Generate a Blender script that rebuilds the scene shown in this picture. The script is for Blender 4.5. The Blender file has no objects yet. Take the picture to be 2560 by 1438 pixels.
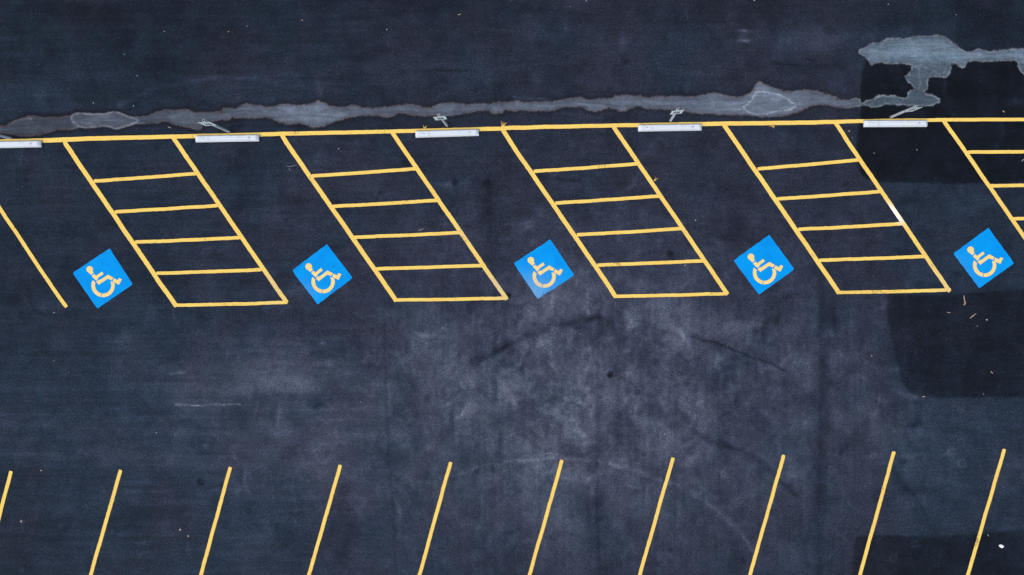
import bpy, bmesh, math, random
import numpy as np
from mathutils import Vector, Matrix, noise as mnoise

random.seed(7)
S = 0.011                 # metres of ground per photo pixel
H = 21.9                  # camera height
scn = bpy.context.scene
COL = scn.collection

def P(px, py, z=0.0):
    return Vector(((px-1280)*S, (719-py)*S, z))

# ------------------------------------------------------------------ helpers
def link(name, me, mats=None, parent=None):
    o = bpy.data.objects.new(name, me); COL.objects.link(o)
    if me is not None and mats is not None:
        me.materials.append(mats)
    if parent is not None: o.parent = parent
    return o

def tag(o, label=None, cat=None, group=None, kind=None):
    if label: o['label'] = label
    if cat: o['category'] = cat
    if group: o['group'] = group
    if kind: o['kind'] = kind
    return o

def empty(name, loc=(0,0,0), rot=None):
    o = bpy.data.objects.new(name, None); COL.objects.link(o)
    o.empty_display_size = 0.1
    o.location = loc
    if rot is not None: o.rotation_euler = rot
    return o

def mesh_from(verts, faces, name='m'):
    me = bpy.data.meshes.new(name)
    me.from_pydata([tuple(v) for v in verts], [], faces); me.update()
    return me

def sm(a, b, x):
    t = np.clip((x-a)/(b-a), 0, 1); return t*t*(3-2*t)

# --------------------------------------------------- distance fields (px)
def seg_dist(X, Y, pts):
    d = np.full(X.shape, 1e9)
    for (x0,y0),(x1,y1) in zip(pts[:-1], pts[1:]):
        dx, dy = x1-x0, y1-y0; L = dx*dx+dy*dy+1e-9
        t = np.clip(((X-x0)*dx+(Y-y0)*dy)/L, 0, 1)
        d = np.minimum(d, (X-x0-t*dx)**2+(Y-y0-t*dy)**2)
    return np.sqrt(d)

def poly_sd(X, Y, pts):
    d = seg_dist(X, Y, pts+[pts[0]])
    ins = np.zeros(X.shape, bool)
    n = len(pts)
    for i in range(n):
        x0,y0 = pts[i]; x1,y1 = pts[(i+1)%n]
        if y0 == y1: continue
        c = ((y0 > Y) != (y1 > Y)) & (X < (x1-x0)*(Y-y0)/(y1-y0)+x0)
        ins ^= c
    return np.where(ins, d, -d)

STAIN = [(-260,330),(-120,322),(-60,318),(0,316),(18,314),(25,306),(40,301),(60,294),(75,288),(95,291),(120,294),(150,292),(175,290),
(183,286),(195,283),(230,285),(262,285),(278,281),(292,280),(305,285),(322,292),(345,293),(368,289),(390,280),(410,274),
(432,275),(455,275),(470,273),(485,280),(505,280),(530,280),(552,278),(560,270),(575,269),(592,270),(605,262),(622,259),
(640,262),(655,264),(662,267),(682,267),(700,261),(720,259),(745,263),(765,261),(785,256),(793,251),(800,253),(812,258),
(825,265),(850,267),(868,268),(878,262),(890,264),(905,268),(930,271),(950,268),(970,267),(990,264),(1010,261),(1022,260),
(1040,262),(1055,267),(1065,270),(1080,268),(1092,261),(1105,258),(1130,256),(1150,258),(1165,262),(1190,258),(1210,258),
(1225,261),(1235,255),(1255,256),(1270,255),(1280,254),(1290,251),(1305,254),(1320,256),(1350,254),(1380,253),(1410,249),
(1435,245),(1455,243),(1470,249),(1500,247),(1525,245),(1540,240),(1558,237),(1575,239),(1595,239),(1620,243),(1645,241),
(1670,241),(1695,239),(1720,242),(1740,241),(1755,236),(1785,232),(1805,236),(1822,239),(1842,245),(1858,240),(1872,233),
(1882,224),(1888,212),(1897,202),(1908,208),(1920,214),(1940,221),(1962,229),(1985,228),(2000,226),(2020,225),(2045,228),
(2065,234),(2085,241),(2105,249),(2120,250),(2135,247),(2142,245),(2150,249),(2153,256),(2162,256),(2163,250),(2172,249),
(2180,249),(2188,243),(2196,239),(2210,237),(2218,241),(2226,239),(2238,239),(2248,244),(2262,246),(2268,243),(2270,232),
(2275,226),(2288,222),(2282,218),(2278,212),(2270,206),(2263,197),(2262,190),(2272,187),(2273,182),(2278,176),(2280,168),
(2280,163),(2250,159),(2230,161),(2215,159),(2195,157),(2178,163),(2172,152),(2165,143),(2152,137),(2148,130),(2152,124),
(2165,118),(2172,111),(2190,107),(2205,102),(2218,96),(2240,96),(2262,96),(2285,91),(2310,90),(2330,90),(2345,87),
(2358,89),(2370,97),(2382,107),(2387,114),(2400,121),(2412,129),(2425,130),(2445,122),(2460,125),(2475,130),(2490,128),
(2505,124),(2525,122),(2545,121),(2565,120),(2640,117),(2760,122),(2780,138),(2700,148),(2600,150),(2590,180),(2575,192),
(2560,187),(2552,180),(2547,170),(2544,158),(2538,152),(2515,151),(2480,154),(2460,154),(2435,152),(2420,156),(2412,166),
(2404,169),(2395,164),(2388,160),(2378,164),(2378,172),(2374,184),(2366,194),(2358,195),(2350,192),(2335,192),(2322,196),
(2320,204),(2320,215),(2318,222),(2310,229),(2315,234),(2330,238),(2343,243),(2350,249),(2350,256),(2340,258),(2330,264),
(2318,265),(2300,265),(2290,266),(2270,264),(2255,262),(2230,263),(2214,260),(2205,266),(2190,270),(2175,267),(2165,263),
(2150,266),(2130,268),(2110,270),(2090,268),(2070,264),(2045,263),(2025,265),(2010,273),(1995,281),(1975,287),(1950,292),
(1920,294),(1900,292),(1880,290),(1860,288),(1830,288),(1800,287),(1775,286),(1750,284),(1730,282),(1700,277),(1690,276),
(1660,276),(1645,273),(1630,273),(1615,272),(1605,268),(1590,266),(1575,272),(1565,278),(1550,278),(1535,272),(1520,270),
(1505,276),(1490,280),(1470,276),(1455,269),(1430,268),(1415,268),(1400,272),(1385,276),(1350,278),(1320,278),(1280,277),
(1262,277),(1255,284),(1235,284),(1225,281),(1222,275),(1210,277),(1195,277),(1180,281),(1150,286),(1120,291),(1085,290),
(1060,290),(1035,289),(1020,286),(1010,283),(995,284),(980,292),(965,293),(945,290),(925,289),(905,289),(890,293),
(870,294),(855,299),(840,304),(825,310),(810,316),(795,319),(780,319),(768,314),(745,309),(735,311),(725,313),(712,308),
(700,308),(690,302),(675,295),(665,294),(652,294),(640,296),(625,297),(600,296),(580,294),(575,298),(568,302),(562,302),
(556,298),(545,300),(530,306),(518,310),(508,312),(505,318),(498,325),(488,327),(478,322),(465,317),(450,315),(432,312),
(420,306),(408,303),(395,308),(370,309),(345,310),(325,313),(310,317),(295,322),(285,322),(275,317),(255,315),(235,318),
(215,320),(205,318),(195,319),(180,323),(150,325),(130,329),(100,337),(70,341),(40,339),(20,335),(0,333),(-60,336),(-160,345),(-240,342)]
LOOP_A = [(178,293),(183,286),(195,283),(230,285),(262,285),(278,281),(292,280),(305,285),(322,292),(338,297),(348,301),
(338,307),(325,313),(310,317),(295,322),(285,322),(275,317),(255,315),(235,318),(215,320),(205,318),(195,315),(185,308),(180,300)]
LOOP_B = [(1857,268),(1868,262),(1880,250),(1885,238),(1892,230),(1905,230),(1925,233),(1950,238),(1965,245),(1975,252),
(1987,261),(1988,267),(1978,274),(1960,276),(1940,278),(1920,284),(1895,286),(1880,284),(1868,279)]
# drying lines left inside the stain
TIDES = [[(2320,190),(2330,184),(2335,177),(2345,184),(2357,184),(2362,174),(2368,162),(2376,155),(2390,156),(2398,162),(2404,163),(2412,155),(2425,151)],
[(2170,150),(2180,135),(2195,120),(2205,110),(2218,100)],
[(2387,108),(2400,124),(2420,135),(2450,138)],
[(2215,240),(2212,250),(2216,260)],
[(2195,240),(2186,250),(2180,262)],
[(2290,165),(2300,176),(2296,190),(2302,205),(2296,222)],
[(18,314),(28,312),(38,303),(60,298),(80,296)],
[(2280,170),(2290,166),(2305,164),(2320,172)]]

PATCH = [  # polygon, stops darker, softness px
 ([(2166,150),(2155,190),(2152,240),(2150,300),(2143,340),(2143,400),(2150,430),(2170,450),(2200,456),(2270,457),(2330,459),(2440,458),(2560,450),(2700,446),(2900,440),(2900,150),(2600,148),(2400,150)], -1.65, 4),
 ([(2388,-80),(2388,114),(2410,130),(2440,150),(2900,150),(2900,-80)], -0.40, 2.5),
 ([(2216,738),(2217,770),(2222,800),(2232,860),(2240,900),(2248,940),(2260,965),(2280,985),(2300,993),(2345,995),(2450,992),(2560,993),(2900,990),(2900,712),(2560,722),(2480,727),(2400,735),(2300,738)], -1.0, 5),
 ([(2128,1560),(2133,1438),(2134,1365),(2143,1343),(2180,1337),(2260,1341),(2340,1342),(2430,1336),(2560,1322),(2900,1300),(2900,1560)], -1.1, 5),
]
# soft tone blobs: cx, cy, rx, ry, stops
BLOBS = [
 (1500,1000,640,350,1.2),(1300,1250,1000,300,.5),(2300,1150,350,200,.45),(300,1000,500,300,.3),(1400,650,700,250,.25),(400,1100,500,350,.2),(1620,830,220,80,.3),(1780,820,120,55,.3),(1705,820,22,16,.35),(1755,830,40,14,.4),(1835,815,40,16,.3),
 (1640,790,110,40,.35),(1620,975,130,60,.15),(1430,1020,45,40,.5),(1480,1000,60,40,.35),(1455,1000,30,60,.3),(1350,860,70,50,.35),
 (1380,720,70,60,.65),(1330,760,80,50,.4),(1500,720,200,70,.3),(1100,860,150,80,.35),(1200,980,140,80,.25),(1990,830,90,110,.35),
 (2000,915,60,40,.45),(1985,920,25,18,.3),(2090,885,40,25,.3),(640,940,170,60,.5),(800,1000,380,170,.35),(760,930,150,24,.3),(640,975,160,10,.3),(700,905,130,9,.3),(500,960,120,8,.2),(620,1040,150,7,-.2),(700,1085,180,8,.2),(1080,830,150,60,.2),(330,960,170,12,.2),(620,860,110,50,.25),(560,790,60,25,.1),(318,842,20,20,.6),
 (310,865,50,25,.35),(378,785,14,22,.4),(490,1005,60,12,.2),(1180,1030,60,20,.3),(1215,1100,50,18,.25),(1165,1210,80,40,.15),
 (900,1010,120,60,.15),(700,960,110,30,.3),(730,1060,100,60,.15),(760,1150,100,70,.2),(330,1130,40,20,.15),(420,1135,50,18,.3),
 (150,1140,160,20,.2),(500,1180,40,40,.3),(1050,780,40,22,.3),(980,785,30,14,.25),(900,785,25,14,.25),
 (1940,1130,80,80,.15),(1500,1250,120,120,.2),(1400,1300,60,80,.15),(1600,1150,80,40,.1),(1980,1400,40,50,.4),(2400,990,60,14,-.2),
 (2295,992,28,8,.9),(2245,922,14,8,.5),(2228,925,25,8,.4),(2175,1080,60,30,.3),(2180,1035,15,8,.4),(2070,1045,60,40,.15),
 (2450,835,25,12,.35),(2484,842,12,9,.55),(2270,735,120,40,-.1),
 # upper lane
 (640,215,160,40,.35),(500,215,120,28,.3),(90,230,40,30,.4),(90,250,130,40,.3),(1130,180,140,60,.3),(1000,175,80,40,.3),(760,210,60,40,.3),
 (1560,130,260,80,.3),(1415,68,12,20,.9),(1338,72,60,24,.45),(1556,105,11,22,.85),(1861,77,18,4,1.7),(1861,101,16,4,1.7),(1861,89,16,14,.8),
 (2090,100,260,26,.55),(2000,105,180,16,.2),(1340,200,14,16,.7),(1487,212,18,24,.5),(1390,230,20,10,.4),(1760,190,80,30,.15),(2100,200,80,60,.2),
 (1760,20,300,40,-.35),(1070,10,140,26,-.45),(280,60,200,50,-.3),(420,150,120,60,-.2),(1650,170,60,20,-.1),(2060,160,60,18,-.35),(2010,170,40,16,-.3),
 (1400,200,60,60,-.1),(200,20,400,40,-.25),(150,120,500,200,-.25),(1000,60,900,120,-.1),(2350,30,300,50,-.35),(2500,70,100,60,-.1),
 # stall row
 (520,420,60,90,.25),(450,400,40,40,.2),(720,450,80,60,.2),(1180,470,40,26,.35),(1140,462,40,10,.5),(1105,462,25,8,.4),(1270,505,24,22,.45),
 (1320,560,26,10,.6),(1332,606,14,12,.9),(1325,570,14,6,.6),(1115,560,18,16,.6),(1150,560,14,14,.2),(1165,595,30,20,.35),(1175,615,25,14,.3),
 (1450,560,80,60,.2),(1460,520,60,50,.15),(1600,540,50,40,.2),(1730,540,60,60,.3),(1795,610,20,20,.4),(1798,605,10,8,.5),(1865,510,30,30,.35),(1890,570,30,20,.3),
 (1960,430,80,30,.2),(2100,560,40,20,.15),(2320,560,20,14,.5),(2340,650,80,50,.3),(2360,680,60,40,.1),(1700,690,60,20,.35),(1980,700,60,40,.4),
 (2280,690,50,30,.2),(1690,410,60,60,.1),(1400,385,30,20,.3),(1640,380,60,24,.1),
 (1860,530,60,60,-.3),(1840,440,70,40,-.25),(1450,530,20,30,-.35),(1470,560,20,20,-.35),(940,530,60,24,-.3),(960,650,30,30,-.2),
 (1230,480,50,60,-.3),(1225,560,20,100,-.3),(1170,760,40,80,-.35),(1160,860,60,40,-.2),(1500,810,40,22,-.6),(1480,830,70,30,-.3),
 (1560,860,70,50,-.35),(1700,930,80,40,-.35),(1720,940,50,40,-.2),(1930,770,60,50,-.35),(1810,770,60,26,-.3),(780,800,160,34,-.4),(680,860,180,50,-.15),
 (230,800,160,20,-.3),(120,710,120,40,-.2),(400,705,140,16,-.45),(620,700,50,18,-.3),(200,570,100,60,-.2),(60,620,80,80,-.15),(100,880,150,80,-.2),
 (250,1000,200,60,-.12),(800,990,90,30,-.25),(720,1150,40,30,-.2),(1240,740,60,16,-.35),(1580,730,120,12,-.25),
 (1000,1170,30,10,-.3),(960,1165,26,12,-.4),(940,1190,26,22,-.35),(865,1360,20,60,-.3),(880,1320,20,40,-.25),(100,1280,200,100,-.25),(400,1300,120,70,-.25),
 (560,1240,60,40,-.2),(1250,1120,14,40,-.4),(1490,1130,16,60,-.4),(1500,1350,24,140,-.45),(1480,1260,26,60,-.35),(1420,790,60,40,-.1),
 (1900,1040,60,70,-.15),(2055,960,20,240,-.45),(2050,1160,20,120,-.35),(1815,960,30,60,-.25),(2150,1100,40,20,-.25),(2120,1180,60,40,-.3),
 (2180,1240,40,14,-.4),(2290,1225,60,12,-.45),(2240,1200,12,50,-.25),(1830,1380,14,60,-.35),(1850,1300,60,60,-.15),(2200,870,40,20,-.1),
 (2350,860,100,80,-.2),(2480,900,100,60,-.15),(2450,760,80,20,-.25),(2280,460,60,20,.25),(2400,520,100,60,.1),
 (2180,350,30,100,-.2),(2420,400,80,40,-.15),(2350,250,60,40,-.1),(2290,500,40,60,-.1),
 (2540,255,22,12,1.5),(2362,215,5,22,1.3),(2210,213,12,3,1.2),(2255,216,14,3,.9),(2215,195,40,25,.15),
 (900,40,500,60,-.15),
]
SPOTS = [(1526,937,7.5,-3.0),(1138,457,8,-1.7),(1218,455,6,-1.0),(1210,462,9,-.7),(1271,738,7,-2.6),(1266,744,5,-1.2),(1675,635,8,-1.4),
 (65,452,6,-.9),(45,455,10,-.3),(2274,1109,7,-.8),(2284,1064,8,-.7),(2296,1052,12,-.6),(2258,1155,9,-.5),(1858,1400,6,-.9),(1677,1375,5,-.8),(2290,480,8,-.5),
 (2115,458,8,-.7),(1955,390,14,-.35),(1010,405,8,-.9),(1018,410,6,-.6),(950,482,6,-.8),(1418,143,3,-.9),(1565,153,8,-.7),(1555,145,6,-.5),(1080,560,10,-.3),
 (2104,1130,8,-.6),(1190,1178,6,-1.0),(1233,1175,7,-.7),(1265,1150,7,-.3),(2265,1088,9,-.6),(745,312,22,-.6),(755,318,10,-.4),(2200,590,9,.3),(1405,495,12,.0)]
RINGS = [(1299,791,5,-.9),(503,1205,7,-1.6),(622,1278,6,-.9),(465,531,6,.45),(2014,545,10,.5),(2078,1175,8,.5),(2182,1140,7,.6),(2286,1361,8,.9),(2232,1396,9,.7),
 (281,1330,4,.7),(54,1304,4,.8),(54,1427,4,.7),(153,1315,4,.5),(2405,1158,10,.7),(1750,1305,8,.6),(1456,840,7,.4),(1808,1185,6,.6),(1855,1370,5,.5),(1268,1210,7,.5),
 (2403,1105,9,.4),(2380,1130,9,.35),(2425,1122,8,.35),(1195,1318,5,.6),(1028,1050,6,.4),(405,610,7,.2)]
STREAKS = [  # polyline, half width px, stops
 ([(1180,905),(1260,868),(1320,838),(1370,816),(1430,808),(1490,793)],7,-.75),
 ([(1300,930),(1322,880),(1345,840),(1372,815)],5,-.5),
 ([(1200,905),(1240,885),(1280,860)],6,-.4),
 ([(1730,843),(1790,856),(1850,880),(1910,903),(1960,925)],3,-.9),
 ([(1730,838),(1760,850),(1800,870)],9,-.4),
 ([(1640,850),(1680,880),(1720,905)],7,-.35),
 ([(1740,1082),(1790,1108),(1860,1128),(1895,1150),(1930,1182),(1990,1240)],6,-.5),
 ([(1760,1080),(1830,1110)],12,-.25),
 ([(1120,1195),(1200,1165),(1280,1152),(1400,1145),(1500,1153),(1545,1166)],3,.45),
 ([(1500,1155),(1560,1168),(1600,1180),(1640,1197),(1700,1215),(1760,1250),(1810,1290),(1860,1340),(1890,1390)],6,.45),
 ([(300,262),(330,250),(370,228),(410,218),(470,202),(560,192),(640,196)],6,.5),
 ([(438,1011),(480,1013),(545,1011),(605,1012)],1.6,1.1),([(480,1013),(560,1014)],3,.6),
 ([(425,935),(460,930)],2.5,.9),
 ([(1500,730),(1494,900),(1492,1100),(1494,1300),(1500,1438)],3,-.3),
 ([(960,780),(963,900),(967,1000),(971,1120),(985,1300),(996,1560)],3.5,-.28),
 ([(970,960),(974,1040)],4,.35),
 ([(1105,340),(1105,700),(1110,1000)],2.5,-.12),
 ([(1235,720),(1237,900),(1240,1000)],5,-.25),
 ([(1795,730),(1795,1000),(1800,1250)],3,-.25),
 ([(1468,725),(1470,790)],4,.6),
 ([(2062,720),(2056,900),(2050,1100),(2048,1300),(2050,1500)],12,-.3),
 ([(1225,460),(1228,540),(1225,620),(1232,700)],6,-.4),
 ([(560,1240),(700,1200),(800,1150)],30,.12),
 ([(690,1045),(740,1042),(800,1030)],3,.3),
 ([(785,1020),(800,1010)],4,-.6),([(780,885),(810,878)],3,-.5),([(450,1075),(430,1090)],8,.2),
 ([(1600,425),(1585,460),(1560,480),(1545,487)],4,.4),
 ([(1655,330),(1600,400)],7,.25),
 ([(1330,436),(1400,447),(1450,452)],3,-.55),
 ([(1380,280),(1430,288),(1500,295)],2.5,.35),
 ([(1285,243),(1320,245),(1375,249)],2.5,1.0),([(1285,248),(1375,251)],1.5,.5),
 ([(1855,268),(1855,292)],2.5,1.3),
 ([(2500,300),(2510,330),(2490,370)],5,.5),
 ([(2014,148),(2045,153)],2,-1.0),([(1930,155),(1990,165)],2,-.7),
 ([(2290,1240),(2310,1280),(2325,1320)],2.5,-.5),
 ([(2230,1170),(2260,1215),(2285,1235)],7,-.35),
 ([(1730,1200),(1790,1245)],5,.2),
 ([(2180,800),(2216,812)],8,.15),
 ([(630,930),(730,920)],10,.25),([(640,980),(800,960)],12,.12),
 ([(1040,180),(1100,176),(1190,178)],3,-.45),
 ([(2400,120),(2440,112),(2480,118),(2550,128)],3,.12),
 ([(2240,80),(2390,60)],20,.1),
 ([(100,1240),(300,1230),(600,1225)],3,.12),
 ([(760,30),(770,60)],10,.35),([(790,185),(800,235)],6,.35),
]

def vnoise(X, Y, sc, seed):
    """value noise, px coordinates"""
    rng = np.random.RandomState(seed)
    T = rng.rand(257,257)*2-1
    u = X/sc+1000; v = Y/sc+1000
    iu = np.floor(u).astype(int); iv = np.floor(v).astype(int)
    fu = u-iu; fv = v-iv
    fu = fu*fu*(3-2*fu); fv = fv*fv*(3-2*fv)
    a = T[iv%256, iu%256]; b = T[iv%256, (iu+1)%256]
    c = T[(iv+1)%256, iu%256]; d = T[(iv+1)%256, (iu+1)%256]
    return (a*(1-fu)+b*fu)*(1-fv)+(c*(1-fu)+d*fu)*fv

def tone_field(X, Y):
    X = np.asarray(X, float); Y = np.asarray(Y, float)
    """albedo change in stops from wear, dust, oil and seal coat patches"""
    wx = X + 10*vnoise(X,Y,46,1) + 5*vnoise(X,Y,18,2) + 2.5*vnoise(X,Y,8,9)
    wy = Y + 10*vnoise(X,Y,46,3) + 5*vnoise(X,Y,18,4) + 2.5*vnoise(X,Y,8,10)
    wx2 = X + 2.0*vnoise(X,Y,16,5); wy2 = Y + 2.0*vnoise(X,Y,16,6)
    t = np.zeros(X.shape)
    for cx,cy,rx,ry,a in BLOBS:
        bx, by = (wx,wy) if min(rx,ry) > 16 else (wx2,wy2)
        q = ((bx-cx)/rx)**2+((by-cy)/ry)**2
        t += a*np.exp(-q*1.1)
    for cx,cy,r,a in SPOTS:
        q = (np.hypot(wx2-cx, wy2-cy)/r); t += a*np.exp(-q**3)
    for cx,cy,r,a in RINGS:
        q = (np.hypot(wx2-cx, wy2-cy)-r)/2.2; t += a*np.exp(-q*q)+.35*a*np.exp(-((q*2.2+r)/r)**2)
    for pts,w,a in STREAKS:
        d = seg_dist(wx2, wy2, pts); t += 1.3*a*np.exp(-(d/(w*(1.15+.5*vnoise(X,Y,22,14))))**2)*np.clip(.92+.5*vnoise(X,Y,11,11)+.4*vnoise(X,Y,38,15),0,1.35)
    ex = X + 3*vnoise(X,Y,40,7)+1.5*vnoise(X,Y,9,8); ey = Y + 3*vnoise(X,Y,40,12)+1.5*vnoise(X,Y,9,13)
    for pts,a,s in PATCH:
        t += a*sm(-s, s, poly_sd(ex, ey, pts))*(1-.22*vnoise(wx,wy,60,31)-.16*vnoise(wx,wy,19,32))
    # uneven wear of the seal coat, strongest in the driving lane
    ar = .45+.75*np.exp(-((X-1500)/620)**2-((Y-960)/330)**2)
    cl = vnoise(X,Y,74,21)+.3*vnoise(X*1.0+30,Y,120,22); fi = vnoise(wx,wy,33,23); f2 = vnoise(wx,wy,15,24); f3 = vnoise(X,Y,7,25)
    t += ar*(.24*cl+.32*fi+.32*f2+.24*f3)
    pk = np.clip(1-np.abs(vnoise(wx,wy,52,26))*2.6,0,1)*np.clip(vnoise(X,Y,130,27)+.25,0,1)
    t -= ar*.35*pk
    # thin vertical drag marks of the squeegee and short scuffs
    t += ar*.12*vnoise(X, Y*.035, 7, 41)*sm(800,1150,X) + (.16*vnoise(X*.04, Y, 7, 42)+.14*vnoise(X*.08+.03*Y, Y, 17, 43))*(1-sm(800,1150,X))
    rs = np.random.RandomState(5)
    X0, Y0 = X[0,:], Y[:,0]
    for k in range(420):
        if k % 3: cx, cy = rs.normal(1500,480), rs.normal(930,260)
        else: cx, cy = rs.uniform(-50,2600), rs.uniform(0,1440)
        L = rs.uniform(6,34); wd = rs.uniform(2,7.5); an = rs.choice([rs.normal(-.45,.35), rs.normal(1.57,.15), rs.uniform(0,3.14)])
        a = rs.uniform(.15,.75)*(1 if rs.rand() < .66 else -.9)
        if cy < 700: a *= .6
        i0,i1 = np.searchsorted(X0,cx-3*L), np.searchsorted(X0,cx+3*L); j0,j1 = np.searchsorted(Y0,cy-3*L), np.searchsorted(Y0,cy+3*L)
        if i1-i0 < 2 or j1-j0 < 2: continue
        dx, dy = wx2[j0:j1,i0:i1]-cx, wy2[j0:j1,i0:i1]-cy
        u = dx*math.cos(an)+dy*math.sin(an); v = -dx*math.sin(an)+dy*math.cos(an)+.012*u*u*rs.uniform(-1,1)
        t[j0:j1,i0:i1] += a*np.exp(-(u/L)**2-(v/wd)**2)
    # different passes of the paver
    t += .04*sm(960,975,X+ (Y-900)*-.05)*sm(740,800,Y)*(1-sm(1490,1500,X))
    t += -.12*sm(1235,1238,X)*(1-sm(1238,1330,X))
    t += .16*(1-sm(970,974,X))*sm(1120,1135,1260-Y+0*X)*0
    w = sm(-600,-300,X)*(1-sm(2860,3140,X))*sm(-500,-250,Y)*(1-sm(1680,1900,Y))
    return t*w

# ---------------------------------------------------------------- materials
def mat(name):
    m = bpy.data.materials.new(name); m.use_nodes = True
    nt = m.node_tree; b = nt.nodes['Principled BSDF']
    return m, nt, b
class G:
    def __init__(s, nt): s.nt = nt
    def n(s, t, **k):
        x = s.nt.nodes.new(t)
        for a,v in k.items(): setattr(x, a, v)
        return x
    def l(s, a, b): s.nt.links.new(a, b)
    def put(s, sock, v):
        if isinstance(v, (int,float)): sock.default_value = v
        elif isinstance(v, tuple): sock.default_value = v
        else: s.l(v, sock)
    def math(s, op, a, b=0.0, c=None, clamp=False):
        x = s.n('ShaderNodeMath', operation=op, use_clamp=clamp)
        s.put(x.inputs[0], a); s.put(x.inputs[1], b)
        if c is not None: s.put(x.inputs[2], c)
        return x.outputs[0]
    def mix(s, f, a, b, bt='MIX'):
        x = s.n('ShaderNodeMix', data_type='RGBA', blend_type=bt)
        s.put(x.inputs[0], f)
        for i,v in ((6,a),(7,b)):
            if isinstance(v, tuple): x.inputs[i].default_value = (*v[:3],1)
            else: s.l(v, x.inputs[i])
        return x.outputs[2]
    def noise(s, vec, scale, detail=4, rough=.55, dist=0):
        x = s.n('ShaderNodeTexNoise'); s.l(vec, x.inputs['Vector'])
        x.inputs['Scale'].default_value = scale; x.inputs['Detail'].default_value = detail
        x.inputs['Roughness'].default_value = rough; x.inputs['Distortion'].default_value = dist
        return x.outputs[0]
    def attr(s, name):
        x = s.n('ShaderNodeAttribute', attribute_name=name); return x.outputs['Fac']
    def rng(s, v, a, b, c=0.0, d=1.0, smooth=False):
        x = s.n('ShaderNodeMapRange', interpolation_type='SMOOTHSTEP' if smooth else 'LINEAR')
        s.put(x.inputs[0], v); 
        for i,q in zip((1,2,3,4),(a,b,c,d)): x.inputs[i].default_value = q
        return x.outputs[0]
    def pos(s, scale=(1,1,1), rot=0):
        g = s.n('ShaderNodeNewGeometry'); mp = s.n('ShaderNodeMapping')
        s.l(g.outputs['Position'], mp.inputs[0]); mp.inputs['Scale'].default_value = scale
        mp.inputs['Rotation'].default_value = (0,0,rot)
        return mp.outputs[0]
    def bump(s, h, strength, dist, b):
        x = s.n('ShaderNodeBump'); x.inputs['Strength'].default_value = strength
        x.inputs['Distance'].default_value = dist; s.l(h, x.inputs['Height']); s.l(x.outputs[0], b.inputs['Normal'])

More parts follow.
